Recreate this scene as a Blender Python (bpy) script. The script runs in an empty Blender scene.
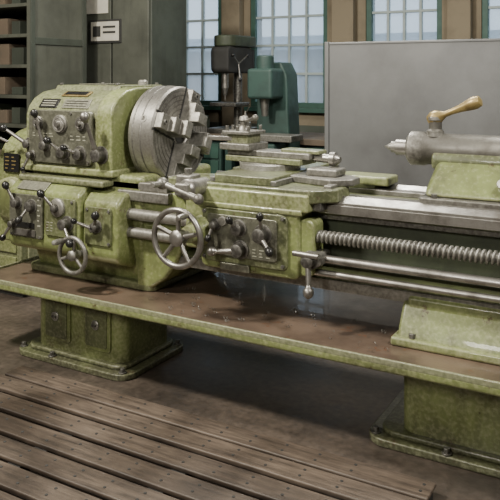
import bpy, bmesh, math, random
from mathutils import Vector, Matrix
random.seed(4)
D=bpy.data; SC=bpy.context.scene
COL=SC.collection
# ---------------------------------------------------------------- materials
def newmat(n):
    m=D.materials.new(n); m.use_nodes=True
    nt=m.node_tree; b=nt.nodes['Principled BSDF']; return m,nt,b
def painted(name,col,dirt,rough=.45,metal=0.0,scale=6,wear=None,wearamt=.5,dirtamt=.5,bump=.15,fine=60,coat=0.0,chips=None,chipamt=.8,streak=0,low=None,blotch=None):
    m,nt,b=newmat(name); N=nt.nodes; L=nt.links
    tc=N.new('ShaderNodeTexCoord')
    def noise(s,d,r,vec=None):
        n=N.new('ShaderNodeTexNoise'); n.inputs['Scale'].default_value=s; n.inputs['Detail'].default_value=d; n.inputs['Roughness'].default_value=r
        L.new(vec or tc.outputs['Object'],n.inputs['Vector']); return n
    def ramp(src,a,bb,amt):
        r=N.new('ShaderNodeValToRGB'); r.color_ramp.elements[0].position=a; r.color_ramp.elements[1].position=bb; L.new(src,r.inputs['Fac'])
        k=N.new('ShaderNodeMath'); k.operation='MULTIPLY'; k.inputs[1].default_value=amt; L.new(r.outputs[0],k.inputs[0]); return k.outputs[0]
    def mix(src,col2,fac):
        x=N.new('ShaderNodeMix'); x.data_type='RGBA'; x.inputs[7].default_value=(*col2,1); L.new(src,x.inputs[6]); L.new(fac,x.inputs[0]); return x.outputs[2]
    base=N.new('ShaderNodeRGB'); base.outputs[0].default_value=(*col,1)
    n1=noise(scale,7,.62)
    out=mix(base.outputs[0],dirt,ramp(n1.outputs['Fac'],.42,.72,dirtamt))
    n2=noise(fine,5,.5)
    if streak:
        mp=N.new('ShaderNodeMapping'); mp.inputs['Scale'].default_value=(11,11,1.6); L.new(tc.outputs['Object'],mp.inputs['Vector'])
        n4=noise(1.0,6,.6,mp.outputs[0])
        out=mix(out,[c*.8 for c in dirt],ramp(n4.outputs['Fac'],.52,.74,streak))
    if blotch:   # large greasy stains
        n5=noise(1.7,5,.55)
        out=mix(out,blotch,ramp(n5.outputs['Fac'],.50,.66,.65))
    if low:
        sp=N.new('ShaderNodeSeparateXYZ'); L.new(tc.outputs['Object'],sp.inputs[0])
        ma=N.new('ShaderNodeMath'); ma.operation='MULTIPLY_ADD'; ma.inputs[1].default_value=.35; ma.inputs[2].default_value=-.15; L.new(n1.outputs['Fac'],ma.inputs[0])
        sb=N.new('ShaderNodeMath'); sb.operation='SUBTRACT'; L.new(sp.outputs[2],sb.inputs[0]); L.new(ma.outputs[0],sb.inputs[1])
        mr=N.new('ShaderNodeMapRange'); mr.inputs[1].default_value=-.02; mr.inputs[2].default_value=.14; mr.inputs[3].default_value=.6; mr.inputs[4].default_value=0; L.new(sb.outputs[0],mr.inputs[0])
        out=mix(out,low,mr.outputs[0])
    if chips:
        n3=noise(scale*3.2,8,.75)
        out=mix(out,chips,ramp(n3.outputs['Fac'],.61,.635,chipamt))
    if wear:
        g=N.new('ShaderNodeNewGeometry')
        ad=N.new('ShaderNodeMath'); ad.operation='MULTIPLY_ADD'; ad.inputs[1].default_value=.12; ad.inputs[2].default_value=-.06
        L.new(n2.outputs['Fac'],ad.inputs[0])
        a2=N.new('ShaderNodeMath'); a2.operation='ADD'; L.new(g.outputs['Pointiness'],a2.inputs[0]); L.new(ad.outputs[0],a2.inputs[1])
        out=mix(out,wear,ramp(a2.outputs[0],.53,.60,wearamt))
    L.new(out,b.inputs['Base Color'])
    rr=N.new('ShaderNodeMapRange'); rr.inputs[3].default_value=max(.05,rough-.14); rr.inputs[4].default_value=min(1,rough+.25)
    L.new(n1.outputs['Fac'],rr.inputs[0]); L.new(rr.outputs[0],b.inputs['Roughness'])
    b.inputs['Metallic'].default_value=metal
    if coat: b.inputs['Coat Weight'].default_value=coat
    if bump:
        bp=N.new('ShaderNodeBump'); bp.inputs['Strength'].default_value=bump; bp.inputs['Distance'].default_value=.004
        L.new(n2.outputs['Fac'],bp.inputs['Height']); L.new(bp.outputs[0],b.inputs['Normal'])
    return m
RUST=(.065,.04,.022)
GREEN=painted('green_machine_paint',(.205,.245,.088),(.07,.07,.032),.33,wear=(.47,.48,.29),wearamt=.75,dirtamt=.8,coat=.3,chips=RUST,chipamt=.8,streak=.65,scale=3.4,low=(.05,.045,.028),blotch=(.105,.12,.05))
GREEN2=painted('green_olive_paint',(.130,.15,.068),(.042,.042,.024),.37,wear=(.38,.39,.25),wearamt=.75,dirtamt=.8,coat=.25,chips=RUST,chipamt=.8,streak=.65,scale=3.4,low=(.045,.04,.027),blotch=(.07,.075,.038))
GREEND=painted('green_dark_paint',(.055,.07,.04),(.02,.023,.017),.5,dirtamt=.85,streak=.6)
PLATE=painted('grey_green_plate',(.15,.152,.115),(.045,.045,.033),.33,metal=.45,scale=10,wear=(.5,.5,.4),dirtamt=.8,chips=(.03,.028,.02),chipamt=.6)
STEEL=painted('machined_steel',(.37,.36,.335),(.10,.09,.075),.33,metal=.85,scale=11,dirtamt=.92,bump=.08,fine=120)
STEELD=painted('dark_steel',(.11,.105,.095),(.04,.036,.03),.38,metal=.7,scale=12,dirtamt=.8,wear=(.5,.5,.46))
CAST=painted('worn_cast_iron',(.20,.195,.172),(.065,.058,.048),.38,metal=.55,scale=9,dirtamt=.9,wear=(.56,.55,.5))
CHK=painted('chuck_steel',(.30,.29,.265),(.085,.078,.066),.34,metal=.8,scale=6,dirtamt=.92,bump=.1,fine=90,wear=(.6,.59,.55),chips=(.06,.045,.032),chipamt=.6)
BLACK=painted('black_bakelite',(.012,.012,.012),(.03,.03,.028),.25,scale=20,bump=0)
BRASS=painted('brass_handle',(.40,.31,.13),(.15,.10,.04),.34,metal=.5,scale=15,dirtamt=.8)
RED=painted('red_handle',(.35,.04,.02),(.12,.03,.02),.4,scale=20)
TRAYB=painted('tray_brown',(.18,.13,.095),(.05,.035,.026),.30,metal=.2,scale=3.0,dirtamt=.95,bump=.14,fine=90,chips=(.15,.065,.028),chipamt=.75,coat=.25,blotch=(.06,.042,.032))
DARK=painted('dark_iron',(.03,.03,.028),(.015,.015,.014),.7)  # near-black iron colour shared by various dark parts
TEAL=painted('teal_machine_paint',(.04,.082,.070),(.018,.034,.03),.45,dirtamt=.75)
LOCK=painted('locker_paint',(.05,.06,.047),(.022,.025,.018),.55,scale=2.5,dirtamt=.85,streak=.5)
LOCKL=painted('locker_side_paint',(.088,.094,.075),(.038,.042,.032),.5,scale=2.0,dirtamt=.85,streak=.5)
SHEET=painted('grey_sheet_metal',(.19,.195,.195),(.085,.085,.085),.38,metal=.35,scale=1.1,dirtamt=.9,bump=.05)
WALL=painted('plaster_wall',(.25,.21,.145),(.12,.10,.07),.9,scale=2,dirtamt=.85,bump=.3,fine=25)
WALLLOW=painted('wall_lower_paint',(.085,.10,.08),(.04,.045,.035),.7,scale=2,dirtamt=.8)
CEIL=painted('ceiling_plaster',(.3,.29,.26),(.2,.19,.17),.95)
PAPER=painted('paper',(.55,.53,.46),(.36,.33,.27),.9,scale=9)
PRINT=painted('plate_engraving',(.34,.34,.27),(.15,.15,.11),.5,scale=20)
CARD=painted('stored_card',(.13,.10,.07),(.05,.045,.035),.9,scale=4)
WINF=painted('window_paint',(.40,.47,.46),(.25,.30,.29),.5,scale=6)
WINT=painted('window_teal_paint',(.045,.11,.085),(.025,.055,.045),.5,scale=6)
def floor_mat():
    m,nt,b=newmat('oily_concrete'); N=nt.nodes;L=nt.links
    tc=N.new('ShaderNodeTexCoord'); n=N.new('ShaderNodeTexNoise'); n.inputs['Scale'].default_value=1.1; n.inputs['Detail'].default_value=9; n.inputs['Roughness'].default_value=.68
    L.new(tc.outputs['Object'],n.inputs['Vector'])
    r=N.new('ShaderNodeValToRGB'); e=r.color_ramp.elements; e[0].position=.32;e[0].color=(.02,.018,.016,1); e[1].position=.72;e[1].color=(.16,.125,.097,1)
    x=e.new(.52); x.color=(.075,.06,.048,1)
    L.new(n.outputs['Fac'],r.inputs['Fac'])
    n2=N.new('ShaderNodeTexNoise'); n2.inputs['Scale'].default_value=28;n2.inputs['Detail'].default_value=8; L.new(tc.outputs['Object'],n2.inputs['Vector'])
    mx=N.new('ShaderNodeMix'); mx.data_type='RGBA'; mx.blend_type='OVERLAY'; mx.inputs[0].default_value=.7
    L.new(r.outputs[0],mx.inputs[6]); L.new(n2.outputs['Fac'],mx.inputs[7]); L.new(mx.outputs[2],b.inputs['Base Color'])
    rr=N.new('ShaderNodeMapRange'); rr.inputs[3].default_value=.15; rr.inputs[4].default_value=.7; L.new(n.outputs['Fac'],rr.inputs[0]); L.new(rr.outputs[0],b.inputs['Roughness'])
    bp=N.new('ShaderNodeBump'); bp.inputs['Strength'].default_value=.2; bp.inputs['Distance'].default_value=.01; L.new(n2.outputs['Fac'],bp.inputs['Height']); L.new(bp.outputs[0],b.inputs['Normal'])
    return m
FLOOR=floor_mat()
def wood_mat():
    m,nt,b=newmat('worn_duckboard_wood'); N=nt.nodes;L=nt.links
    tc=N.new('ShaderNodeTexCoord'); mp=N.new('ShaderNodeMapping'); mp.inputs['Scale'].default_value=(1.2,14,6); L.new(tc.outputs['Object'],mp.inputs['Vector'])
    n=N.new('ShaderNodeTexNoise'); n.inputs['Scale'].default_value=3; n.inputs['Detail'].default_value=9;n.inputs['Roughness'].default_value=.7; L.new(mp.outputs[0],n.inputs['Vector'])
    r=N.new('ShaderNodeValToRGB'); e=r.color_ramp.elements; e[0].position=.3;e[0].color=(.04,.031,.025,1); e[1].position=.75;e[1].color=(.20,.155,.118,1)
    L.new(n.outputs['Fac'],r.inputs['Fac'])
    n3=N.new('ShaderNodeTexNoise'); n3.inputs['Scale'].default_value=2.5; n3.inputs['Detail'].default_value=8; L.new(tc.outputs['Object'],n3.inputs['Vector'])
    r3=N.new('ShaderNodeValToRGB'); r3.color_ramp.elements[0].position=.38; r3.color_ramp.elements[0].color=(.35,.33,.31,1); r3.color_ramp.elements[1].position=.62; L.new(n3.outputs['Fac'],r3.inputs['Fac'])
    mx=N.new('ShaderNodeMix'); mx.data_type='RGBA'; mx.blend_type='MULTIPLY'; mx.inputs[0].default_value=1; L.new(r.outputs[0],mx.inputs[6]); L.new(r3.outputs[0],mx.inputs[7])
    L.new(mx.outputs[2],b.inputs['Base Color']); b.inputs['Roughness'].default_value=.5
    bp=N.new('ShaderNodeBump'); bp.inputs['Strength'].default_value=.45; bp.inputs['Distance'].default_value=.005; L.new(n.outputs['Fac'],bp.inputs['Height']); L.new(bp.outputs[0],b.inputs['Normal'])
    return m
WOOD=wood_mat()
def glass_mat():
    m,nt,b=newmat('dusty_window_glass'); N=nt.nodes;L=nt.links
    tr=N.new('ShaderNodeBsdfTransparent'); tr.inputs[0].default_value=(.9,.94,.97,1)
    tl=N.new('ShaderNodeBsdfTranslucent'); tl.inputs[0].default_value=(.75,.8,.85,1)
    mx=N.new('ShaderNodeMixShader'); mx.inputs[0].default_value=.35
    o=[x for x in N if x.type=='OUTPUT_MATERIAL'][0]
    L.new(tr.outputs[0],mx.inputs[1]); L.new(tl.outputs[0],mx.inputs[2]); L.new(mx.outputs[0],o.inputs[0])
    return m
GLASS=glass_mat()
# ---------------------------------------------------------------- helpers
def empty(n):
    o=D.objects.new(n,None); COL.objects.link(o); return o
def finish(bm,name,mat,parent=None,bevel=0.0,seg=3,smooth=True):
    bmesh.ops.recalc_face_normals(bm,faces=bm.faces)
    me=D.meshes.new(name); bm.to_mesh(me); bm.free()
    if smooth:
        for p in me.polygons: p.use_smooth=True
        me.set_sharp_from_angle(angle=math.radians(38))
    o=D.objects.new(name,me); COL.objects.link(o)
    if mat: me.materials.append(mat)
    if bevel>0:
        b=o.modifiers.new('bevel','BEVEL'); b.width=bevel; b.segments=seg; b.limit_method='ANGLE'; b.angle_limit=math.radians(32)
        w=o.modifiers.new('wn','WEIGHTED_NORMAL'); w.keep_sharp=False
    if parent: o.parent=parent
    return o
def addbox(bm,x0,x1,y0,y1,z0,z1):
    v=[bm.verts.new(p) for p in [(x0,y0,z0),(x1,y0,z0),(x1,y1,z0),(x0,y1,z0),(x0,y0,z1),(x1,y0,z1),(x1,y1,z1),(x0,y1,z1)]]
    for f in [(0,3,2,1),(4,5,6,7),(0,1,5,4),(1,2,6,5),(2,3,7,6),(3,0,4,7)]: bm.faces.new([v[i] for i in f])
def box(name,x0,x1,y0,y1,z0,z1,mat,parent=None,bevel=.004,seg=3):
    bm=bmesh.new(); addbox(bm,x0,x1,y0,y1,z0,z1); return finish(bm,name,mat,parent,bevel,seg)
def boxes(name,lst,mat,parent=None,bevel=.003,seg=2):
    bm=bmesh.new()
    for b in lst: addbox(bm,*b)
    return finish(bm,name,mat,parent,bevel,seg)
def taper(name,b0,b1,z0,z1,mat,parent=None,bevel=.01,seg=3):
    bm=bmesh.new(); vs=[]
    for (x0,x1,y0,y1),z in ((b0,z0),(b1,z1)):
        vs+= [bm.verts.new(p) for p in [(x0,y0,z),(x1,y0,z),(x1,y1,z),(x0,y1,z)]]
    for f in [(0,3,2,1),(4,5,6,7),(0,1,5,4),(1,2,6,5),(2,3,7,6),(3,0,4,7)]: bm.faces.new([vs[i] for i in f])
    return finish(bm,name,mat,parent,bevel,seg)
def prism(name,pts,axis,a,b,mat,parent=None,bevel=.006,seg=3):
    bm=bmesh.new()
    def P(p,t):
        return {'X':(t,p[0],p[1]),'Y':(p[0],t,p[1]),'Z':(p[0],p[1],t)}[axis]
    va=[bm.verts.new(P(p,a)) for p in pts]; vb=[bm.verts.new(P(p,b)) for p in pts]
    bm.faces.new(va); bm.faces.new(vb[::-1]); n=len(pts)
    for i in range(n): bm.faces.new([va[i],vb[i],vb[(i+1)%n],va[(i+1)%n]])
    return finish(bm,name,mat,parent,bevel,seg)
def rrect(x0,x1,y0,y1,r,n=6,corners=(1,1,1,1)):
    out=[]
    cs=[(x1-r,y1-r,0),(x0+r,y1-r,90),(x0+r,y0+r,180),(x1-r,y0+r,270)]
    full=[(x1,y1),(x0,y1),(x0,y0),(x1,y0)]
    for k,(cx,cy,a) in enumerate(cs):
        if corners[k]:
            for i in range(n+1):
                t=math.radians(a+90*i/n); out.append((cx+r*math.cos(t),cy+r*math.sin(t)))
        else: out.append(full[k])
    return out
def rot_to(d):
    return Vector(d).normalized().to_track_quat('Z','Y').to_matrix().to_4x4()
def revolve(name,prof,origin,axis,mat,parent=None,seg=40,bevel=0):
    M=Matrix.Translation(origin)@rot_to(axis); bm=bmesh.new(); rings=[]
    for r,z in prof:
        if r<1e-5: rings.append([bm.verts.new(M@Vector((0,0,z)))])
        else: rings.append([bm.verts.new(M@Vector((r*math.cos(2*math.pi*i/seg),r*math.sin(2*math.pi*i/seg),z))) for i in range(seg)])
    for a,b in zip(rings[:-1],rings[1:]):
        for i in range(seg):
            j=(i+1)%seg
            if len(a)==1 and len(b)==1: continue
            if len(a)==1: bm.faces.new([a[0],b[i],b[j]])
            elif len(b)==1: bm.faces.new([a[i],a[j],b[0]])
            else: bm.faces.new([a[i],a[j],b[j],b[i]])
    if len(rings[0])>1: bm.faces.new(rings[0])
    if len(rings[-1])>1: bm.faces.new(rings[-1])
    return finish(bm,name,mat,parent,bevel,2)
def rod(name,p0,p1,r0,mat,parent=None,r1=None,seg=24,bevel=.002):
    p0=Vector(p0);p1=Vector(p1); L=(p1-p0).length
    if r1 is None: r1=r0
    return revolve(name,[(r0,0),(r1,L)],p0,p1-p0,mat,parent,seg,min(bevel,r0*.3,r1*.3))
def ball(name,c,r,mat,parent=None,sz=1.0):
    prof=[(r*math.sin(math.pi*i/14),-r*math.cos(math.pi*i/14)*sz) for i in range(15)]
    prof[0]=(0,-r*sz);prof[-1]=(0,r*sz)
    return revolve(name,prof,c,(0,0,1),mat,parent,24)
def torus(name,c,R,r,axis,mat,parent=None,n=56,m=12):
    M=Matrix.Translation(c)@rot_to(axis); bm=bmesh.new(); g=[]
    for i in range(n):
        a=2*math.pi*i/n
        g.append([bm.verts.new(M@Vector(((R+r*math.cos(2*math.pi*j/m))*math.cos(a),(R+r*math.cos(2*math.pi*j/m))*math.sin(a),r*math.sin(2*math.pi*j/m)))) for j in range(m)])
    for i in range(n):
        for j in range(m): bm.faces.new([g[i][j],g[(i+1)%n][j],g[(i+1)%n][(j+1)%m],g[i][(j+1)%m]])
    return finish(bm,name,mat,parent)
def bolt(name,c,axis,r,h,mat,parent):
    c=Vector(c); a=Vector(axis).normalized()
    revolve(name,[(r,0),(r,h)],c,a,mat,parent,6,r*.12)
def lever(name,hub,tip,parent,hubr=.024,hubh=.035,arm=.0085,knob=.021,hubm=STEELD,armm=STEEL,knobm=BLACK):
    hub=Vector(hub);tip=Vector(tip)
    revolve(name+'_hub',[(hubr*1.3,-.004),(hubr*1.3,.006),(hubr,.009),(hubr*.92,hubh),(hubr*.5,hubh+.006),(0,hubh+.006)],hub,(0,-1,0),hubm,parent,28)
    s=hub+Vector((0,-hubh*.6,0))
    rod(name+'_arm',s,tip,arm*1.25,armm,parent,arm*.8)
    d=(tip-s).normalized()
    prof=[(knob*.45,-knob*1.2),(knob*.7,-knob*.7)]+[(knob*math.cos(math.radians(t)),knob*1.15*math.sin(math.radians(t))) for t in range(-30,90,15)]+[(0,knob*1.15)]
    revolve(name+'_knob',prof,tip,d,knobm,parent,24)
def handwheel(name,c,R,parent,tube=.012,spokes=4,mat=STEEL,axis=(0,-1,0),rot=20,handle=True,hubr=.035,dish=.03,shaft=.12):
    c=Vector(c); ax=Vector(axis).normalized(); M=rot_to(axis)
    torus(name+'_rim',c,R,tube,axis,mat,parent)
    revolve(name+'_hub',[(hubr*.8,-dish-.02),(hubr,-dish),(hubr,.012),(hubr*.7,.02),(hubr*.4,.024),(0,.024)],c,ax,mat,parent,28)
    rod(name+'_shaft',c-ax*shaft,c,hubr*.55,STEELD,parent)
    for k in range(spokes):
        a=math.radians(rot+360*k/spokes); v=(M@Vector((math.cos(a),math.sin(a),0)))
        rod(name+'_spoke_%d'%k,c-ax*dish*.3+v*hubr*.8,c+v*R,tube*.85,mat,parent,tube*.7)
    if handle:
        a=math.radians(rot+45); v=(M@Vector((math.cos(a),math.sin(a),0)))
        p=c+v*R
        revolve(name+'_handle',[(.006,0),(.009,.01),(.014,.03),(.016,.06),(.012,.085),(.0,.092)],p,ax,mat,parent,20)
def engrave(name,x0,x1,z0,z1,y,rows,cols,parent,mat=PRINT):
    L=[]; dz=(z1-z0)/rows; dx=(x1-x0)/cols
    for i in range(rows):
        for j in range(cols):
            w=dx*random.uniform(.35,.8); L.append((x0+j*dx+dx*.1,x0+j*dx+dx*.1+w,y-.0015,y+.001,z0+i*dz+dz*.35,z0+i*dz+dz*.6))
    return boxes(name,L,mat,parent,bevel=0)
# ================================================================= ROOM
YB=7.5
fl=box('floor',-9.6,4.5,-3.0,YB+.3,-.1,0,FLOOR,bevel=0)
wins=[(-7.6,-6.45),(-5.86,-4.74),(-4.33,-3.32),(-2.86,-2.02),(-1.62,-.62),(-.2,.8),(1.3,2.4)]
z0,z1,zt=1.22,3.35,4.2
L=[(-9.6,4.5,YB,YB+.3,0,z0),(-9.6,4.5,YB,YB+.3,z1,zt)]
xs=[-9.6]+[v for w in wins for v in w]+[4.5]
for i in range(0,len(xs),2): L.append((xs[i],xs[i+1],YB,YB+.3,z0,z1))
boxes('wall_back',L,WALL,bevel=0)
box('wall_left',-9.9,-9.6,-3,YB+.3,0,zt,WALL,bevel=0)
box('wall_right',4.5,4.8,-3,YB+.3,0,zt,WALL,bevel=0)
box('wall_front',-9.9,4.8,-3.3,-3,0,zt,WALL,bevel=0)
box('ceiling',-9.9,4.8,-3.3,YB+.3,zt,zt+.15,CEIL,bevel=0)
box('trim_1',-9.6,4.5,YB-.03,YB,0,1.02,WALLLOW,bevel=0)
box('baseboard_back',-9.6,4.5,YB-.06,YB-.03,0,.16,WINT,bevel=.005)
for i,(a,b) in enumerate(wins):
    w=empty('window_%d'%(i+1))
    yf=YB+.06
    boxes('frame',[(a,a+.06,yf-.04,yf+.06,z0,z1),(b-.06,b,yf-.04,yf+.06,z0,z1),(a+.06,b-.06,yf-.04,yf+.06,z0,z0+.06),(a+.06,b-.06,yf-.04,yf+.06,z1-.06,z1),(a-.04,b+.04,YB-.08,YB+.01,z0-.05,z0)],WINT,w)
    nb=4; m=[]
    for k in range(1,nb):
        x=a+.06+(b-a-.12)*k/nb; m.append((x-.014,x+.014,yf-.02,yf+.03,z0+.06,z1-.06))
    for k in range(1,6):
        z=z0+.06+(z1-z0-.12)*k/6; m.append((a+.06,b-.06,yf-.022,yf+.032,z-.013,z+.013))
    boxes('muntins',m,WINF,w,bevel=0)
    box('glass',a+.06,b-.06,yf+.003,yf+.008,z0+.06,z1-.06,GLASS,w,bevel=0)
boxes('trim_2',[(-4.66,-4.41,YB-.12,YB,0,zt),(-3.22,-2.96,YB-.12,YB,0,zt),(-6.3,-6.0,YB-.12,YB,0,zt),(-1.94,-1.7,YB-.12,YB,0,zt)],WALL,bevel=.01)
nb=empty('neighbouring_building')
BR=painted('far_brick',(.28,.25,.22),(.18,.16,.14),.9,scale=2)
box('facade',-16,2,17,18,-.1,2.3,BR,nb,bevel=0)
prism('gable_roof',[(16.6,2.25),(18.2,2.7),(20,2.25)],'X',-16,2,painted('far_roof',(.25,.28,.31),(.2,.2,.22),.8),nb,bevel=0)
boxes('facade_windows',[(x,x+1.0,16.95,17.02,.9,2.0) for x in [-15+1.9*i for i in range(9)]],painted('far_glass',(.35,.42,.48),(.2,.25,.3),.3),nb,bevel=0)
gr=box('yard_ground',-20,8,YB+.35,30,-.2,-.12,painted('yard',(.2,.19,.16),(.12,.12,.1),.95),bevel=0)
# ================================================================= LATHE
LA=empty('metal_lathe')
def pedestal(p,bx,by,fx,fy,h):
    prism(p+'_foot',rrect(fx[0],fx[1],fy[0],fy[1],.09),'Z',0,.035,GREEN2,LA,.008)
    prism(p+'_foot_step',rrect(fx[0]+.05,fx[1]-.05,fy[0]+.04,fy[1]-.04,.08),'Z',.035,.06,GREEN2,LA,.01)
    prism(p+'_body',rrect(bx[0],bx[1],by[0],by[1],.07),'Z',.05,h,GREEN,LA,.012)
    prism(p+'_collar',rrect(bx[0]-.02,bx[1]+.02,by[0]-.02,by[1]+.02,.08),'Z',h-.03,h,GREEN2,LA,.008)
    for i,(x,y) in enumerate([(fx[0]+.04,fy[0]+.05),(fx[1]-.05,fy[0]+.04),(fx[1]-.04,fy[1]-.06),(fx[0]+.35*(fx[1]-fx[0]),fy[0]+.022)]):
        rod(p+'_washer_%d'%i,(x,y,.034),(x,y,.042),.022,STEELD,LA)
        bolt(p+'_bolt_%d'%i,(x,y,.04),(0,0,1),.014,.02,STEELD,LA)
pedestal('left_pedestal',(-3.14,-2.50),(2.97,3.42),(-3.25,-2.42),(2.90,3.48),.402)
for i,(a,b) in enumerate([(-3.06,-2.86),(-2.76,-2.57)]):
    prism('pedestal_door_%d'%i,rrect(a,b,.11,.35,.02),'Y',2.955,2.975,GREEN,LA,.004)
    prism('pedestal_door_panel_%d'%i,rrect(a+.02,b-.02,.13,.33,.015),'Y',2.948,2.958,GREEN2,LA,.003)
    revolve('door_latch_%d'%i,[(.026,0),(.026,.008),(.018,.014),(0,.014)],((a+b)/2,2.95,.25),(0,-1,0),CAST,LA,24)
    box('door_latch_bar_%d'%i,(a+b)/2-.016,(a+b)/2+.016,2.928,2.938,.245,.255,STEELD,LA,.002)
pedestal('right_pedestal',(-1.0,-.22),(3.03,3.5),(-1.14,-.12),(2.96,3.56),.402)
tx0,tx1,ty0,ty1=-3.45,.05,2.78,3.78
prism('tray_body',rrect(tx0,tx1,ty0,ty1,.06),'Z',.40,.440,GREEN,LA,.012)
prism('tray_surface',rrect(tx0+.025,tx1-.025,ty0+.025,ty1-.025,.05),'Z',.436,.446,TRAYB,LA,.003)
boxes('tray_rim',[(tx0+.06,tx1-.06,ty0,ty0+.014,.43,.456),(tx0+.06,tx1-.06,ty1-.014,ty1,.43,.456),(tx0,tx0+.014,ty0+.06,ty1-.06,.43,.456)],GREEN2,LA,.004)
bm=bmesh.new()
for _ in range(70):
    x=random.uniform(-2.3,-1.0); y=random.uniform(2.85,3.2); r=random.uniform(.004,.010); n=random.randint(6,14); a0=random.uniform(0,6.28); dirx=Vector((math.cos(a0),math.sin(a0),0))
    side=Vector((-dirx.y,dirx.x,0)); prev=None
    for k in range(n):
        t=k*.9; p=Vector((x,y,.447+r))+dirx*(k*.0022)+side*(r*math.cos(t))+Vector((0,0,r*math.sin(t)))
        a=bm.verts.new(p); b=bm.verts.new(p+dirx*.0022)
        if prev: bm.faces.new([prev[0],a,b,prev[1]])
        prev=(a,b)
finish(bm,'swarf_curls',STEELD,LA)
# --- headstock leg
prism('headstock_leg',[(3.10,.446),(3.70,.446),(3.70,1.06),(3.02,1.06),(3.02,.86),(3.03,.70),(3.06,.56)],'X',-3.24,-2.40,GREEN,LA,.03,4)
prism('headstock_leg_curve',[(-2.46,.455),(-2.36,.47),(-2.27,.53),(-2.20,.62),(-2.15,.74),(-2.12,.88),(-2.12,.99),(-2.46,.99)],'Y',3.04,3.64,GREEN,LA,.02,4)
prism('headstock_leg_flange',rrect(-3.28,-2.35,3.04,3.72,.05),'Z',.446,.49,GREEN2,LA,.012)
bx0,bx1=-2.27,-.08
prism('bed_casting',[(3.08,.60),(3.62,.60),(3.62,.66),(3.55,.69),(3.55,.93),(3.62,.96),(3.62,1.0),(3.08,1.0),(3.08,.955),(3.15,.925),(3.15,.69),(3.08,.66)],'X',bx0,bx1,GREEN2,LA,.008)
prism('bed_front_band',[(3.142,.70),(3.15,.70),(3.15,.92),(3.142,.92)],'X',bx0,bx1,GREEND,LA,.001)
for nm,y,w in (('front',3.12,.045),('rear',3.58,.045)):
    prism('v_way_'+nm,[(y-w,1.0),(y-w,1.012),(y,1.038),(y+w,1.012),(y+w,1.0)],'X',bx0-.02,bx1,STEEL,LA,.002)
for nm,y in (('front',3.22),('rear',3.48)):
    box('flat_way_'+nm,bx0-.02,bx1,y-.04,y+.04,1.0,1.024,STEEL,LA,.003)
box('bed_front_way_edge',bx0-.02,bx1,3.068,3.082,.958,1.0,STEEL,LA,.002)
box('bed_bottom_flange_edge',bx0,bx1,3.066,3.082,.605,.655,CAST,LA,.004)
box('feed_rack',-2.2,bx1,3.10,3.142,.925,.955,STEELD,LA,.003)
boxes('bed_ribs',[(x,x+.03,3.16,3.54,.68,.98) for x in (-1.9,-1.5,-1.1,-.7)],GREEND,LA)
box('gap_slab',-2.56,-2.22,3.0,3.62,.93,.985,CAST,LA,.008)
box('bed_neck',-2.62,-2.24,3.02,3.10,.985,1.03,CAST,LA,.008)
prism('bed_right_foot',[(2.99,.52),(2.97,.446),(3.66,.446),(3.62,.52),(3.58,.62),(3.06,.62)],'X',-.995,-.12,GREEN,LA,.02,4)
prism('bed_right_leg',[(3.03,.50),(3.60,.50),(3.58,.64),(3.05,.64)],'X',-.97,-.14,GREEN,LA,.015,4)
box('bed_right_foot_flange',-1.02,-.1,2.96,3.67,.446,.485,GREEN,LA,.012)
for i,x in enumerate((-.93,-.55,-.2)): bolt('foot_bolt_%d'%i,(x,2.985,.485),(0,0,1),.016,.02,STEELD,LA)
prism('screw_end_bracket',rrect(-.17,-.08,.66,.92,.03),'Y',2.96,3.1,CAST,LA,.008)
def thread(name,x0,x1,y,z,r,depth,pitch,mat,parent):
    bm=bmesh.new(); seg=20; n=int((x1-x0)/(pitch/8)); rings=[]
    for i in range(n+1):
        x=x0+(x1-x0)*i/n; ring=[]
        for k in range(seg):
            a=2*math.pi*k/seg; ph=((x/pitch)+k/seg)%1.0
            rr=r if ph<.45 else (r-depth if .55<ph<.9 else r-depth*.5)
            ring.append(bm.verts.new((x,y+rr*math.cos(a),z+rr*math.sin(a))))
        rings.append(ring)
    for a,b in zip(rings[:-1],rings[1:]):
        for k in range(seg): bm.faces.new([a[k],a[(k+1)%seg],b[(k+1)%seg],b[k]])
    bmesh.ops.recalc_face_normals(bm,faces=bm.faces)
    me=D.meshes.new(name); bm.to_mesh(me); bm.free()
    for p in me.polygons: p.use_smooth=True
    o=D.objects.new(name,me); COL.objects.link(o); me.materials.append(mat); o.parent=parent
thread('leadscrew',-1.46,-.16,3.01,.862,.030,.012,.022,CAST,LA)
rod('leadscrew_sleeve_left',(-2.5,3.0,.862),(-2.0,3.0,.862),.030,CAST,LA)
rod('feed_rod',(-2.5,3.0,.765),(-.14,3.0,.765),.019,STEEL,LA)
rod('control_rod',(-1.9,3.0,.70),(-.14,3.0,.70),.015,STEEL,LA)
rod('feed_rod_sleeve',(-2.5,3.0,.765),(-2.05,3.0,.765),.028,CAST,LA)
rod('leadscrew_collar',(-1.46,3.01,.862),(-1.41,3.01,.862),.045,CAST,LA)
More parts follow.
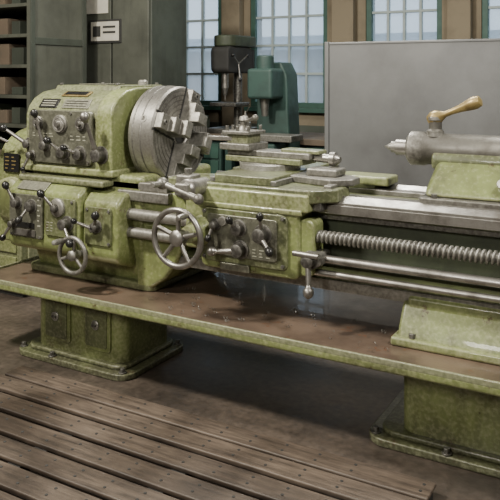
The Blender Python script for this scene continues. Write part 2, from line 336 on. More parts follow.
# --- gear train cover
pts=[(3.03,.60),(3.66,.60),(3.66,1.12)]+[(3.345+.315*math.cos(math.radians(t)),1.08+.20*math.sin(math.radians(t))) for t in range(15,180,15)]+[(3.03,1.08)]
prism('gear_cover',pts,'X',-3.52,-3.27,GREEN,LA,.035,4)
prism('gear_cover_plate',rrect(-3.46,-3.33,1.02,1.13,.01),'Y',3.018,3.03,BLACK,LA,.002)
engrave('gear_cover_lettering',-3.45,-3.34,1.03,1.12,3.018,4,2,LA,BRASS)
box('gear_cover_hinge',-3.29,-3.26,3.0,3.04,.75,1.05,STEELD,LA,.004)
rod('cover_lever_arm',(-3.40,3.0,1.20),(-3.50,2.93,1.26),.008,STEEL,LA); ball('cover_lever_knob',(-3.5,2.93,1.262),.024,RED,LA)
revolve('cover_bulge',[(.13,0),(.125,.03),(.10,.05),(.03,.06),(0,.06)],(-3.4,3.03,.86),(0,-1,0),GREEN,LA,36)
# --- headstock
hp=[(3.0,1.06),(3.70,1.06),(3.70,1.43),(3.66,1.49),(3.55,1.515),(3.22,1.515),(3.13,1.50),(3.06,1.465),(3.02,1.42),(3.0,1.37)]
prism('headstock_body',hp,'X',-3.25,-2.63,GREEN2,LA,.012,3)
prism('headstock_front_bearing',[(2.985,1.055),(3.71,1.055),(3.71,1.44),(3.66,1.50),(3.55,1.53),(3.22,1.53),(3.12,1.515),(3.045,1.475),(3.0,1.425),(2.985,1.37)],'X',-2.70,-2.585,GREEN,LA,.014,4)
prism('headstock_lid',[(3.2,1.505),(3.64,1.505),(3.62,1.54),(3.22,1.54)],'X',-3.22,-2.72,GREEN2,LA,.008)
box('lid_plate',-3.06,-2.84,3.24,3.40,1.54,1.548,PLATE,LA,.002)
box('headstock_base_lip',-3.27,-2.57,2.975,3.72,1.045,1.085,GREEN,LA,.012)
revolve('oil_filler',[(.03,0),(.03,.02),(.022,.03),(0,.03)],(-2.78,3.5,1.54),(0,0,1),CAST,LA,24)
for i,(x,y) in enumerate([(-3.19,3.23),(-2.75,3.23),(-2.75,3.6),(-3.19,3.6)]): bolt('lid_bolt_%d'%i,(x,y,1.54),(0,0,1),.012,.012,STEELD,LA)
def quadplate(name,x0,x1,a,b,th,mat,parent):
    (ya,za),(yb,zb)=a,b; n=Vector((0,-(zb-za),(yb-ya))).normalized()
    if n.z<0: n=-n
    bm=bmesh.new(); vs=[]
    for off in (0,th):
        for (x,y,z) in ((x0,ya,za),(x1,ya,za),(x1,yb,zb),(x0,yb,zb)):
            vs.append(bm.verts.new((x,y+n.y*off,z+n.z*off)))
    for f in [(0,3,2,1),(4,5,6,7),(0,1,5,4),(1,2,6,5),(2,3,7,6),(3,0,4,7)]: bm.faces.new([vs[i] for i in f])
    return finish(bm,name,mat,parent,.002,2)
quadplate('brass_badge',-3.04,-2.84,(3.075,1.476),(3.125,1.500),.007,BRASS,LA)
quadplate('brass_badge_field',-3.025,-2.855,(3.082,1.481),(3.118,1.498),.009,BLACK,LA)
quadplate('speed_chart',-3.16,-3.02,(3.015,1.41),(3.055,1.46),.006,BLACK,LA)
quadplate('speed_chart_2',-2.98,-2.78,(3.015,1.41),(3.055,1.46),.006,PLATE,LA)
for k in range(3):
    f0=.18+.26*k; f1=f0+.10
    quadplate('chart_lines_%d'%k,-3.145,-3.04,(3.015+.04*f0,1.41+.05*f0),(3.015+.04*f1,1.41+.05*f1),.0075,PRINT,LA)
    quadplate('chart_lines_b%d'%k,-2.965,-2.80,(3.015+.04*f0,1.41+.05*f0),(3.015+.04*f1,1.41+.05*f1),.0075,BLACK,LA)
prism('lever_panel',rrect(-3.20,-2.72,1.10,1.40,.03),'Y',2.975,3.005,PLATE,LA,.005)
engrave('lever_panel_marks',-3.17,-3.0,1.245,1.275,2.975,2,4,LA); engrave('lever_panel_marks_2',-2.88,-2.74,1.23,1.27,2.975,2,3,LA)
for i,(x,z,r) in enumerate([(-3.12,1.33,.036),(-2.95,1.325,.052),(-2.79,1.33,.040)]):
    revolve('dial_%d'%i,[(r,0),(r,.010),(r*.85,.014),(r*.85,.018),(0,.018)],(x,2.975,z),(0,-1,0),STEELD if i!=1 else CAST,LA,36)
    torus('dial_ring_%d'%i,(x,2.958,z),r*.62,.003,(0,-1,0),STEEL,LA,40,8)
    revolve('dial_centre_%d'%i,[(r*.35,0),(r*.3,.02),(0,.02)],(x,2.96,z),(0,-1,0),STEEL,LA,24)
lever('spindle_lever_a',(-3.06,2.975,1.20),(-3.085,2.91,1.385),LA,hubr=.028)
lever('spindle_lever_b',(-2.92,2.975,1.17),(-2.985,2.91,1.235),LA,hubr=.034)
lever('spindle_lever_c',(-2.80,2.975,1.165),(-2.85,2.90,1.20),LA,hubr=.034,knob=.018)
lever('spindle_lever_d',(-2.655,2.985,1.165),(-2.68,2.88,1.375),LA,hubr=.038,hubh=.055,arm=.012,knob=.026,knobm=STEEL)
lever('spindle_lever_e',(-3.22,3.0,1.20),(-3.36,2.93,1.29),LA,hubr=.028,arm=.011)
lever('spindle_lever_f',(-3.17,2.975,1.14),(-3.20,2.93,1.06),LA,hubr=.02,knob=.014)
for i,(x,z) in enumerate([(-3.18,1.12),(-3.18,1.38),(-2.74,1.12),(-2.74,1.38),(-2.87,1.385)]): bolt('panel_screw_%d'%i,(x,2.975,z),(0,-1,0),.008,.006,STEEL,LA)
# --- chuck
CX,CY,CZ=-2.385,3.35,1.262
rod('spindle_nose',(-2.6,CY,CZ),(-2.54,CY,CZ),.15,STEELD,LA)
R=.274
prof=[(.17,-.190),(.20,-.187),(.22,-.165),(R-.004,-.165),(R,-.160),(R,-.012),(R-.010,0)]
r=R-.025
while r>.09:
    prof+=[(r,0),(r-.001,-.0025),(r-.004,-.0025),(r-.005,0)]; r-=.026
prof+=[(.062,0),(.055,-.006),(.05,-.06),(0,-.06)]
revolve('chuck_body',prof,(CX,CY,CZ),(1,0,0),CHK,LA,80)
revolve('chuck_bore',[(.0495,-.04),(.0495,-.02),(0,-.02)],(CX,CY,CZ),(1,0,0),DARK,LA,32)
torus('chuck_groove',(CX-.080,CY,CZ),R-.001,.005,(1,0,0),STEELD,LA,72,8)
torus('chuck_groove_2',(CX-.135,CY,CZ),R-.001,.004,(1,0,0),STEELD,LA,72,8)
def jaw(name,ang,inner):
    a=math.radians(ang); u=Vector((0,math.cos(a),math.sin(a))); w=Vector((0,-math.sin(a),math.cos(a))); X=Vector((1,0,0)); C=Vector((CX,CY,CZ))
    pr=[(inner,-.004),(R-.015,-.004),(R-.015,.045),(inner+.115,.045),(inner+.115,.085),(inner+.06,.085),(inner+.06,.125),(inner,.125)]
    hw=.043; bm=bmesh.new()
    A=[bm.verts.new(C+u*r+X*x-w*hw) for r,x in pr]; B=[bm.verts.new(C+u*r+X*x+w*hw) for r,x in pr]
    bm.faces.new(A); bm.faces.new(B[::-1])
    for i in range(len(pr)): j=(i+1)%len(pr); bm.faces.new([A[i],B[i],B[j],A[j]])
    finish(bm,name,CAST,LA,.005,2)
    for s in (-1,1):
        bm=bmesh.new(); q=[]
        for r in (.055,R-.006):
            for x in (-.004,.0015):
                for k in (hw+.002,hw+.014): q.append(bm.verts.new(C+u*r+X*x+w*k*s))
        for f in [(0,1,3,2),(4,6,7,5),(0,4,5,1),(2,3,7,6),(0,2,6,4),(1,5,7,3)]: bm.faces.new([q[i] for i in f])
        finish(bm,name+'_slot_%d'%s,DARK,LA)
    revolve(name+'_jaw_screw',[(.014,0),(.014,.008),(.007,.008),(.007,.002),(0,.002)],C+u*(R-.045)+X*.045,X,STEELD,LA,16)
    p=C+u*(R-.001)-X*.07
    revolve(name+'_key_socket',[(.02,0),(.02,.004),(.012,.004),(.012,.001),(0,.001)],p,u,STEELD,LA,16)
for i,a in enumerate((68,158,248,338)): jaw('chuck_jaw_%d'%(i+1),a,.065+.012*(i%2))
# --- feed gearbox
gb=[(2.905,.62),(3.06,.58),(3.06,1.0),(2.95,1.0),(2.885,.95),(2.88,.66)]
prism('feed_gearbox',gb,'X',-3.27,-2.72,GREEN,LA,.022,4)
prism('feed_gearbox_right',[(2.93,.60),(3.06,.56),(3.06,.975),(2.96,.97),(2.905,.92),(2.90,.64)],'X',-2.72,-2.47,GREEN,LA,.03,4)
box('gearbox_top_ledge',-3.24,-2.6,2.93,3.04,.995,1.03,GREEN2,LA,.012)
prism('gearbox_plate_a',rrect(-3.24,-2.98,.69,.93,.015),'Y',2.868,2.884,PLATE,LA,.003)
prism('gearbox_plate_b',rrect(-2.96,-2.74,.72,.93,.015),'Y',2.868,2.884,GREEN2,LA,.003)
engrave('gearbox_engraving',-3.02+.0,-2.985,.75,.92,2.868,6,1,LA); engrave('gearbox_engraving_2',-2.95,-2.89,.74,.80,2.868,4,2,LA)
quadplate('gearbox_chart',-3.2,-2.98,(2.885,.955),(2.945,1.0),.004,PLATE,LA)
prism('gearbox_plate_c',rrect(-2.69,-2.51,.70,.90,.015),'Y',2.888,2.904,GREEN2,LA,.003)
box('quick_change_slot',-3.19,-3.04,2.862,2.87,.745,.775,BLACK,LA,.002)
quadplate('index_plate',-3.19,-3.03,(2.862,.70),(2.868,.735),.003,STEEL,LA)
revolve('gearbox_dial',[(.05,0),(.05,.012),(.04,.02),(0,.022)],(-2.86,2.868,.88),(0,-1,0),CAST,LA,36)
lever('feed_lever_a',(-3.17,2.868,.88),(-3.215,2.82,.98),LA,hubr=.026)
lever('feed_lever_b',(-3.06,2.868,.87),(-3.09,2.80,.80),LA,hubr=.030,knob=.02)
lever('feed_lever_c',(-2.86,2.86,.88),(-2.92,2.80,.96),LA,hubr=.022)
lever('feed_lever_d',(-2.79,2.868,.80),(-2.70,2.79,.72),LA,hubr=.032,hubh=.05,knob=.022)
lever('feed_lever_e',(-2.60,2.888,.80),(-2.56,2.83,.87),LA,hubr=.026,knob=.022)
lever('feed_lever_f',(-2.61,2.888,.79),(-2.70,2.82,.83),LA,hubr=.020,knob=.016)
lever('feed_lever_g',(-3.2,2.868,.76),(-3.25,2.83,.68),LA,hubr=.02,knob=.018)
handwheel('feed_handwheel',(-2.69,2.80,.655),.092,LA,tube=.012,spokes=3,rot=80,hubr=.028,dish=.02,shaft=.1,mat=CAST)
for i,(x,z) in enumerate([(-3.22,.92),(-3.0,.92),(-3.22,.70),(-3.0,.70),(-2.94,.915),(-2.76,.915),(-2.76,.735),(-2.52,.885),(-2.67,.885),(-2.52,.715)]): bolt('gearbox_screw_%d'%i,(x,2.87 if x<-2.7 else 2.89,z),(0,-1,0),.009,.008,STEELD,LA)
# --- carriage
prism('saddle',[(-2.22,3.0),(-1.98,2.96),(-1.40,2.96),(-1.36,3.0),(-1.30,3.06),(-1.30,3.20),(-1.50,3.26),(-1.50,3.42),(-1.28,3.48),(-1.28,3.68),(-2.14,3.68),(-2.14,3.5),(-2.0,3.42),(-2.0,3.26),(-2.22,3.2)],'Z',1.012,1.075,GREEN2,LA,.010)
box('saddle_front_rail',-2.05,-1.40,2.945,3.04,.97,1.055,GREEN,LA,.014)
box('saddle_front_gib',-2.16,-1.36,3.0,3.07,.975,1.02,STEELD,LA,.006)
box('saddle_wiper_right',-1.37,-1.33,3.05,3.17,1.03,1.09,CAST,LA,.006)
box('saddle_wiper_left',-2.26,-2.21,3.05,3.17,1.03,1.07,CAST,LA,.006)
prism('apron_body',rrect(-1.985,-1.445,.66,.99,.035,5,(0,0,1,1)),'Y',2.95,3.10,GREEN,LA,.016,4)
prism('apron_face_frame',rrect(-1.965,-1.50,.70,.955,.03),'Y',2.935,2.955,GREEN2,LA,.006)
prism('apron_plate',rrect(-1.93,-1.55,.735,.93,.015),'Y',2.926,2.94,PLATE,LA,.004)
box('apron_top_lip',-2.0,-1.43,2.94,3.0,.955,.985,GREEN,LA,.010)
box('apron_bottom_plate',-1.86,-1.70,2.93,2.95,.665,.70,PLATE,LA,.004)
prism('apron_right_boss',rrect(-1.46,-1.38,.68,.94,.03),'Y',2.965,3.08,GREEN,LA,.012)
lever('apron_lever_a',(-1.62,2.926,.86),(-1.55,2.86,.80),LA,hubr=.036,hubh=.05,knob=.02,arm=.010)
lever('apron_lever_b',(-1.75,2.926,.875),(-1.77,2.87,.92),LA,hubr=.032,knob=.018)
lever('apron_lever_c',(-1.74,2.926,.775),(-1.86,2.86,.765),LA,hubr=.034,hubh=.045,knob=.022,knobm=STEEL,arm=.012)
lever('apron_lever_d',(-1.615,2.926,.86),(-1.60,2.86,.955),LA,hubr=.02,knob=.018,knobm=BLACK)
lever('apron_lever_e',(-1.88,2.926,.88),(-1.895,2.88,.82),LA,hubr=.022,knob=.016)
revolve('apron_oil_glass',[(.022,0),(.022,.01),(.015,.012),(0,.008)],(-1.84,2.926,.90),(0,-1,0),CAST,LA,24)
engrave('apron_engraving',-1.68,-1.57,.745,.79,2.926,3,3,LA)
for i,(x,z) in enumerate([(-1.95,.72),(-1.95,.94),(-1.52,.94),(-1.52,.72)]): bolt('apron_bolt_%d'%i,(x,2.935,z),(0,-1,0),.010,.010,STEELD,LA)
prism('control_lever_clamp',rrect(-1.42,-1.33,.74,.80,.02),'Y',2.93,3.05,CAST,LA,.008)
lever('control_lever',(-1.38,2.935,.77),(-1.365,2.88,.64),LA,hubr=.032,hubh=.045,arm=.012,knob=.024,knobm=STEEL)
rod('control_lever_bar',(-1.45,2.90,.80),(-1.32,2.89,.80),.013,STEEL,LA)
handwheel('carriage_handwheel',(-1.975,2.74,.838),.132,LA,tube=.014,spokes=5,rot=15,hubr=.038,shaft=.26,mat=STEEL)
revolve('handwheel_boss',[(.075,0),(.07,.05),(.05,.08),(.04,.14),(0,.14)],(-1.975,2.96,.838),(0,-1,0),GREEN,LA,36)
box('handwheel_boss_bracket',-2.08,-1.95,2.95,3.08,.74,1.0,GREEN,LA,.02)
rod('cross_screw_boss',(-1.99,3.0,1.05),(-1.99,2.86,1.05),.042,CAST,LA,bevel=.006)
revolve('cross_screw_dial',[(.05,0),(.05,.03),(.042,.036),(.035,.06),(.02,.07),(0,.07)],(-1.99,2.87,1.05),(0,-1,0),STEEL,LA,40)
box('cross_crank_block',-2.03,-1.95,2.79,2.82,1.025,1.085,CAST,LA,.01)
rod('cross_crank_arm',(-2.10,2.80,1.075),(-1.90,2.80,1.02),.015,CAST,LA)
ball('cross_crank_ball',(-2.105,2.80,1.077),.03,CAST,LA)
ball('cross_crank_ball_2',(-1.895,2.80,1.018),.026,CAST,LA)
rod('cross_crank_grip',(-2.105,2.80,1.077),(-2.105,2.72,1.077),.014,CAST,LA)
box('carriage_lock_block',-2.13,-2.04,2.94,3.04,1.02,1.10,CAST,LA,.01)
bolt('carriage_lock_screw',(-2.085,2.99,1.10),(0,0,1),.022,.03,STEELD,LA)
prism('cross_slide',rrect(-1.93,-1.60,2.98,3.74,.02),'Z',1.075,1.115,GREEN2,LA,.006)
boxes('cross_slide_dovetail',[(-1.95,-1.92,2.98,3.74,1.075,1.10),(-1.61,-1.58,2.98,3.74,1.075,1.10)],STEELD,LA)
revolve('compound_swivel',[(.16,0),(.16,.025),(.15,.03),(0,.03)],(-1.80,3.33,1.115),(0,0,1),CAST,LA,56)
def obox(name,c,L_,W,H,ang,mat,bevel=.006,pl=None):
    M=Matrix.Translation(c)@Matrix.Rotation(math.radians(ang),4,'Z'); bm=bmesh.new(); addbox(bm,-L_/2,L_/2,-W/2,W/2,-H/2,H/2)
    bmesh.ops.transform(bm,matrix=M,verts=bm.verts); return finish(bm,name,mat,LA,bevel,3)
obox('compound_base',(-1.80,3.33,1.16),.46,.17,.03,-4,GREEN2)
obox('compound_slide',(-1.78,3.33,1.19),.50,.135,.032,-4,CAST)
obox('compound_slide_top',(-1.60,3.32,1.212),.22,.09,.02,-4,GREEN2)
rod('compound_screw',(-1.53,3.31,1.185),(-1.40,3.30,1.18),.022,STEEL,LA)
revolve('compound_dial',[(.036,0),(.036,.025),(.026,.03),(.014,.05),(0,.05)],(-1.44,3.303,1.182),(1,-.07,0),STEEL,LA,32)
prism('follow_rest_plate',[(-1.60,3.16),(-1.36,3.10),(-1.27,3.18),(-1.27,3.26),(-1.40,3.34),(-1.60,3.36)],'Z',1.075,1.11,CAST,LA,.008)
box('follow_rest_block',-1.52,-1.36,3.18,3.30,1.11,1.145,CAST,LA,.008)
obox('toolpost_base',(-1.96,3.33,1.222),.19,.19,.035,-4,CAST)
obox('toolpost_body',(-1.96,3.33,1.262),.13,.13,.05,-4,GREEN2,.006)
obox('toolpost_top',(-1.96,3.33,1.295),.17,.17,.018,-4,CAST,.004)
for i,(dx,dy) in enumerate([(-.065,-.065),(.065,-.065),(.065,.065),(-.065,.065),(0,-.068),(-.068,0)]):
    bolt('toolpost_bolt_%d'%i,(-1.96+dx,3.33+dy,1.30),(0,0,1),.010,.03,STEELD,LA)
revolve('toolpost_hub',[(.035,0),(.03,.02),(.02,.03),(.02,.05),(.028,.055),(.022,.075),(0,.08)],(-1.96,3.33,1.303),(0,0,1),CAST,LA,28)
rod('toolpost_handle',(-1.96,3.33,1.35),(-1.86,3.27,1.375),.009,STEEL,LA); ball('toolpost_handle_knob',(-1.855,3.267,1.377),.018,CAST,LA)
obox('cutting_tool',(-2.06,3.27,1.262),.16,.022,.022,8,STEEL,.002)
box('rear_saddle_block',-1.48,-1.20,3.46,3.62,1.04,1.085,GREEN,LA,.012)
# --- tailstock
TY,TZ=3.35,1.254
prism('tailstock_sole',rrect(-.95,-.42,3.12,3.62,.03),'Z',1.028,1.06,CAST,LA,.006)
taper('tailstock_column',(-.94,-.44,3.15,3.58),(-.90,-.50,3.27,3.44),1.06,1.22,GREEN,LA,.03,5)
prism('tailstock_saddle',[(3.265,1.17),(3.435,1.17),(3.44,1.22),(3.42,1.25),(3.35,1.26),(3.28,1.25),(3.26,1.22)],'X',-.93,-.46,GREEN2,LA,.015,4)
revolve('tailstock_barrel',[(.045,-.005),(.062,0),(.080,.015),(.080,.08),(.074,.09),(.074,.56),(.080,.57),(.080,.62),(.05,.63),(0,.63)],(-1.06,TY,TZ),(1,0,0),CAST,LA,48)
rod('tailstock_quill',(-1.12,TY,TZ),(-1.0,TY,TZ),.038,STEEL,LA)
revolve('live_centre',[(0,0),(.016,.032),(.016,.04),(.027,.042),(.027,.075),(0,.075)],(-1.185,TY,TZ),(1,0,0),CAST,LA,32)
revolve('tailstock_clamp_post',[(.04,0),(.04,.025),(.03,.035),(.03,.07),(.036,.075),(.036,.09),(.02,.10),(0,.10)],(-.93,3.34,1.315),(0,0,1),CAST,LA,32)
revolve('tailstock_clamp_handle',[(0,-.04),(.022,-.034),(.034,-.012),(.034,.01),(.024,.03),(.014,.05),(.014,.09),(.018,.13),(.026,.17),(.030,.20),(.024,.225),(0,.235)],(-.93,3.34,1.40),(.21,-.02,.085),BRASS,LA,28)
rod('tailstock_clamp_bolt',(-.60,3.22,1.12),(-.60,3.16,1.14),.02,STEEL,LA)
for i,x in enumerate((-.88,-.49)): bolt('tailstock_bolt_%d'%i,(x,3.14,1.06),(0,0,1),.014,.018,STEELD,LA)
handwheel('tailstock_handwheel',(-.36,TY,TZ),.13,LA,axis=(1,0,0),shaft=.1)
# ================================================================= DUCKBOARD
DB=empty('wooden_duckboard')
xw0,xw1=-2.98,-.74; y=2.72; W=.118; gap=.026; i=0; L=[]
while y>1.35:
    L.append((xw0+random.uniform(-.012,.012),xw1+random.uniform(-.015,.015),y-W+random.uniform(-.003,.003),y,.036+random.uniform(-.002,.002),.056+random.uniform(-.003,.003))); y-=W+gap; i+=1
boxes('planks',L,WOOD,DB,.006,2)
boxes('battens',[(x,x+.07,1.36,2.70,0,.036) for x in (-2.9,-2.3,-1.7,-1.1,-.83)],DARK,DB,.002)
bm=bmesh.new()
for b in L:
    for x in (-2.865,-2.265,-1.665,-1.065,-.79,-2.56,-1.97,-1.37,-2.71,-2.41,-2.12,-1.82,-1.52,-1.22):
        for k in (.3,.7):
            yy=b[2]+(b[3]-b[2])*k
            M=Matrix.Translation((x,yy,b[5])); bmesh.ops.create_cone(bm,cap_ends=True,segments=10,radius1=.007,radius2=.006,depth=.004,matrix=M)
finish(bm,'nails',DARK,DB)
# ================================================================= BACKGROUND
SH=empty('storage_shelf_cabinet')
x0,x1,ya,yb,H=-6.3,-4.61,4.3,4.97,2.75
boxes('carcass',[(x0,x0+.04,ya,yb,0,H),(x1-.04,x1,ya,yb,0,H),(x0,x1,yb-.02,yb,0,H),(x0,x1,ya,yb,H-.04,H),(-5.5,-5.46,ya,yb,0,H)],LOCKL,SH)
boxes('shelves',[(x0+.04,x1-.04,ya+.01,yb-.02,z,z+.03) for z in (.08,.5,.85,1.15,1.40,1.66,1.92,2.18,2.44)],LOCKL,SH)
boxes('side_stiles',[(x1-.002,x1+.012,ya,ya+.05,0,H),(x1-.002,x1+.012,yb-.05,yb,0,H),(x1-.002,x1+.01,ya+.05,yb-.05,1.86,1.92),(x1-.002,x1+.01,ya+.05,yb-.05,.9,.96)],LOCK,SH)
for tag,mt in (('a',CARD),('b',LOCK),('c',GREEND)):
    bm=bmesh.new()
    for z in (.53,.88,1.18,1.43,1.69,1.95,2.21):
        x=x0+.08+{'a':0,'b':.18,'c':.38}[tag]
        while x<x1-.2:
            w=random.uniform(.08,.15); h=random.uniform(.06,.19)
            if not (x<-5.45 and x+w>-5.51) and x+w<x1-.05: addbox(bm,x,x+w,ya+.08,ya+random.uniform(.25,.5),z,z+h)
            x+=.56
    finish(bm,'stored_boxes_'+tag,mt,SH,.004,2)
TC=empty('low_tool_cabinet')
box('carcass',-5.3,-3.97,3.62,4.24,.06,.80,GREEN2,TC,.01)
box('plinth',-5.27,-4.0,3.66,4.22,0,.06,DARK,TC,.004)
box('top',-5.33,-3.94,3.60,4.26,.80,.83,CAST,TC,.006)
for i in range(3):
    for j in range(3):
        box('drawer_%d%d'%(i,j),-5.26+j*.43,-4.87+j*.43,3.605,3.625,.10+i*.23,.30+i*.23,GREEN,TC,.004)
        rod('pull_%d%d'%(i,j),(-5.12+j*.43,3.59,.22+i*.23),(-5.0+j*.43,3.59,.22+i*.23),.008,STEEL,TC)
boxes('side_panels',[(-3.972,-3.955,3.68,4.18,.12,.42),(-3.972,-3.955,3.68,4.18,.46,.76)],GREEN2,TC,.004)
LK=empty('steel_locker')
box('body',-4.92,-4.03,5.2,5.75,.08,2.6,LOCK,LK,.01)
boxes('doors',[(-4.90,-4.49,5.175,5.20,.12,2.56),(-4.47,-4.05,5.175,5.20,.12,2.56)],LOCKL,LK,.006)
boxes('feet',[(-4.9,-4.84,5.22,5.28,0,.08),(-4.11,-4.05,5.22,5.28,0,.08),(-4.9,-4.84,5.67,5.73,0,.08),(-4.11,-4.05,5.67,5.73,0,.08)],DARK,LK)
boxes('louvres',[(x,x+.22,5.165,5.176,z,z+.012) for x in (-4.80,-4.37) for z in (1.28,1.32,1.36,1.40,1.44)],LOCK,LK,.002)
boxes('handles',[(-4.53,-4.50,5.145,5.175,1.2,1.34),(-4.46,-4.43,5.145,5.175,1.2,1.34)],STEEL,LK,.004)
box('card_holder',-4.72,-4.38,5.158,5.164,1.92,2.10,PAPER,LK,.001)
boxes('card_print',[(-4.69,-4.60,5.155,5.159,1.96,2.06),(-4.57,-4.42,5.155,5.159,2.04,2.06),(-4.57,-4.42,5.155,5.159,1.99,2.01)],DARK,LK,.0005)
boxes('card_backing',[(-4.74,-4.36,5.160,5.178,1.90,2.12)],DARK,LK,.001)
box('notice',-4.9,-4.52,5.168,5.174,2.18,2.40,PAPER,LK,.001)
WB=empty('workbench')
box('top',-5.9,-2.55,6.2,6.95,.93,.99,painted('bench_wood',(.13,.10,.07),(.05,.04,.03),.6),WB,.006)
boxes('legs',[(x,x+.08,y,y+.08,0,.93) for x in (-5.85,-4.9,-3.9,-2.7) for y in (6.24,6.83)],TEAL,WB)
boxes('drawer_boxes',[(-4.75,-3.95,6.25,6.85,.35,.92),(-3.7,-2.8,6.25,6.85,.5,.92)],TEAL,WB,.006)
boxes('drawer_fronts',[(-4.72+.0,-3.98,6.235,6.25,.40+.17*i,.55+.17*i) for i in range(3)]+[(-3.66,-2.84,6.235,6.25,.54+.19*i,.70+.19*i) for i in range(2)],WINT,WB,.004)
DP=empty('drill_press')
dx,dy=-4.02,6.6
box('base',dx-.2,dx+.2,dy-.25,dy+.2,.99,1.04,STEELD,DP,.012)
rod('column',(dx,dy+.1,1.04),(dx,dy+.1,1.95),.045,STEELD,DP)
box('table',dx-.16,dx+.16,dy-.22,dy+.08,1.27,1.31,STEELD,DP,.01)
prism('head',rrect(dy-.28,dy+.22,1.62,1.90,.06),'X',dx-.11,dx+.11,DARK,DP,.02)
rod('quill',(dx,dy-.16,1.66),(dx,dy-.16,1.46),.035,STEEL,DP)
rod('drill_chuck',(dx,dy-.16,1.47),(dx,dy-.16,1.39),.03,STEELD,DP,.02)
rod('drill_bit',(dx,dy-.16,1.39),(dx,dy-.16,1.33),.006,STEEL,DP)
prism('belt_guard',rrect(dx-.13,dx+.13,dy-.26,dy+.36,.12),'Z',1.90,2.02,GREEND,DP,.02)
rod('motor',(dx,dy+.28,1.62),(dx,dy+.28,1.88),.09,DARK,DP,bevel=.01)
for k in range(3):
    a=math.radians(30+120*k); rod('feed_arm_%d'%k,(dx+.14,dy-.12,1.72),(dx+.16,dy-.12+.17*math.cos(a),1.72+.17*math.sin(a)),.008,STEEL,DP); ball('feed_knob_%d'%k,(dx+.16,dy-.12+.17*math.cos(a),1.72+.17*math.sin(a)),.02,BLACK,DP)
TG=empty('bench_milling_machine')
gx,gy=-3.2,6.1
box('base',gx-.26,gx+.22,gy-.35,gy+.08,0,.75,TEAL,TG,.03)
box('knee',gx-.2,gx+.16,gy-.40,gy-.1,.72,.98,TEAL,TG,.02)
box('table',gx-.40,gx+.34,gy-.42,gy-.18,1.0,1.06,CAST,TG,.008)
prism('column',[(gx-.16,.74),(gx+.20,.74),(gx+.16,1.60),(gx+.10,1.72),(gx-.10,1.72),(gx-.16,1.62)],'Y',gy-.16,gy+.08,TEAL,TG,.02)
box('head',gx-.13,gx+.13,gy-.40,gy-.14,1.38,1.66,TEAL,TG,.03)
rod('spindle',(gx,gy-.28,1.40),(gx,gy-.28,1.22),.045,STEEL,TG,.03)
rod('motor',(gx,gy-.28,1.64),(gx,gy-.28,1.78),.08,TEAL,TG,bevel=.015)
handwheel('table_wheel',(gx-.1,gy-.46,.86),.08,TG,shaft=.06)
VI=empty('bench_vise')
vx,vy=-4.75,6.35
rod('base',(vx,vy,.99),(vx,vy,1.03),.11,TEAL,VI)
box('body',vx-.07,vx+.07,vy-.08,vy+.14,1.03,1.13,TEAL,VI,.02)
box('fixed_jaw',vx-.1,vx+.1,vy+.0,vy+.05,1.12,1.22,CAST,VI,.008)
box('sliding_jaw',vx-.1,vx+.1,vy-.1,vy-.05,1.12,1.22,CAST,VI,.008)
box('slide',vx-.045,vx+.045,vy-.2,vy+.0,1.05,1.12,CAST,VI,.008)
rod('screw',(vx,vy-.28,1.085),(vx,vy-.15,1.085),.018,STEEL,VI); rod('tommy_bar',(vx-.12,vy-.26,1.085),(vx+.12,vy-.26,1.085),.008,STEEL,VI)
BG=empty('bench_grinder')
qx,qy=-5.35,6.55
box('pedestal',qx-.09,qx+.09,qy-.08,qy+.08,.99,1.12,GREEND,BG,.015)
rod('motor',(qx-.13,qy,1.20),(qx+.13,qy,1.20),.085,TEAL,BG,bevel=.012)
for s in (-1,1):
    rod('wheel_%d'%s,(qx+s*.17,qy,1.20),(qx+s*.22,qy,1.20),.10,CAST,BG); rod('guard_%d'%s,(qx+s*.15,qy+.01,1.205),(qx+s*.235,qy+.01,1.205),.115,STEELD,BG)
TB=empty('metal_toolbox')
box('body',-4.55,-4.25,6.3,6.5,.99,1.12,GREEND,TB,.008); prism('lid',[(6.3,1.12),(6.5,1.12),(6.47,1.17),(6.33,1.17)],'X',-4.55,-4.25,GREEND,TB,.006); rod('handle',(-4.45,6.4,1.20),(-4.35,6.4,1.20),.008,STEEL,TB); rod('handle_post_1',(-4.45,6.4,1.16),(-4.45,6.4,1.20),.006,STEEL,TB); rod('handle_post_2',(-4.35,6.4,1.16),(-4.35,6.4,1.20),.006,STEEL,TB)
OC=empty('oil_can')
revolve('can',[(.06,0),(.06,.12),(.02,.16),(.008,.24),(0,.24)],(-3.75,6.4,.99),(0,0,1),CAST,OC,28)
rod('spout',(-3.75,6.4,1.20),(-3.68,6.36,1.27),.005,CAST,OC)
GP=empty('sheet_metal_partition')
box('sheet',-2.30,.9,5.2,5.215,.12,1.84,SHEET,GP,.002)
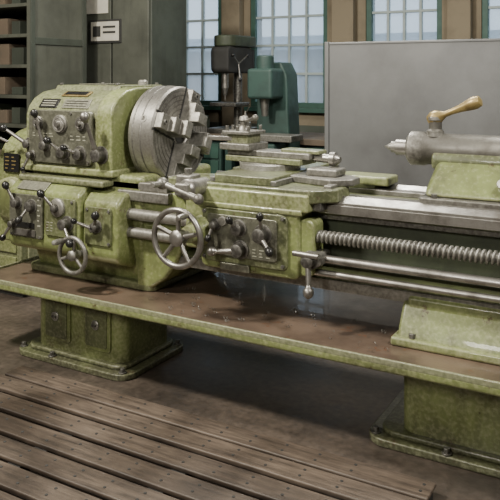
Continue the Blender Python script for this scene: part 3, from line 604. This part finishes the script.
boxes('edge_frame',[(-2.32,-2.285,5.185,5.23,0,1.86),(-2.285,.9,5.195,5.23,1.835,1.855),(-2.285,.9,5.185,5.23,.10,.14),(-.75,-.72,5.215,5.24,.14,1.83),(.87,.9,5.185,5.23,0,1.83)],SHEET,GP,.004)
boxes('stand_feet',[(-2.33,-2.27,4.95,5.45,0,.03),(.86,.92,4.95,5.45,0,.03)],STEELD,GP,.004)
MC=empty('electrical_cabinet')
box('body',-2.62,-2.34,5.9,6.15,.05,1.5,TEAL,MC,.01); box('door',-2.60,-2.36,5.885,5.9,.1,1.45,WINT,MC,.005); box('plinth',-2.6,-2.36,5.92,6.13,0,.05,DARK,MC)
# ================================================================= LIGHTS
def area(n,loc,target,size,power,col,sy=None):
    l=D.lights.new(n,'AREA'); l.energy=power; l.color=col; l.size=size
    if sy: l.shape='RECTANGLE'; l.size_y=sy
    o=D.objects.new(n,l); COL.objects.link(o); o.location=loc
    o.rotation_euler=(Vector(target)-Vector(loc)).to_track_quat('-Z','Y').to_euler(); return o
area('ceiling_lamp_key',(-3.6,.9,3.9),(-2.0,3.2,.7),.4,270,(1,.93,.81))
area('added_side_fill',(.9,2.3,3.8),(-1.9,3.2,.9),.6,150,(1,.95,.87))  # added fill from the right to brighten the chuck face, no actual fitting
area('added_rear_rim',(-2.4,4.7,4.0),(-2.1,3.4,.9),1.0,120,(1,.96,.88))  # added light behind the lathe for rim highlights on its top surfaces
area('added_front_fill',(-1.6,-2.3,3.3),(-2.0,3.0,.3),.9,120,(1,.94,.85))  # added low-angle fill reaching the pedestals below the tray, no actual fitting
w=D.worlds.new('world'); SC.world=w; w.use_nodes=True
bg=w.node_tree.nodes['Background']; bg.inputs[0].default_value=(.70,.80,.90,1); bg.inputs[1].default_value=2.2
# ================================================================= CAMERA
c=D.cameras.new('camera'); co=D.objects.new('camera',c); COL.objects.link(co)
co.location=(0,0,1.6); co.rotation_euler=(math.radians(90),0,math.radians(30))
c.sensor_width=36; c.lens=51.84; c.shift_y=-.35; c.clip_start=.05
SC.camera=co
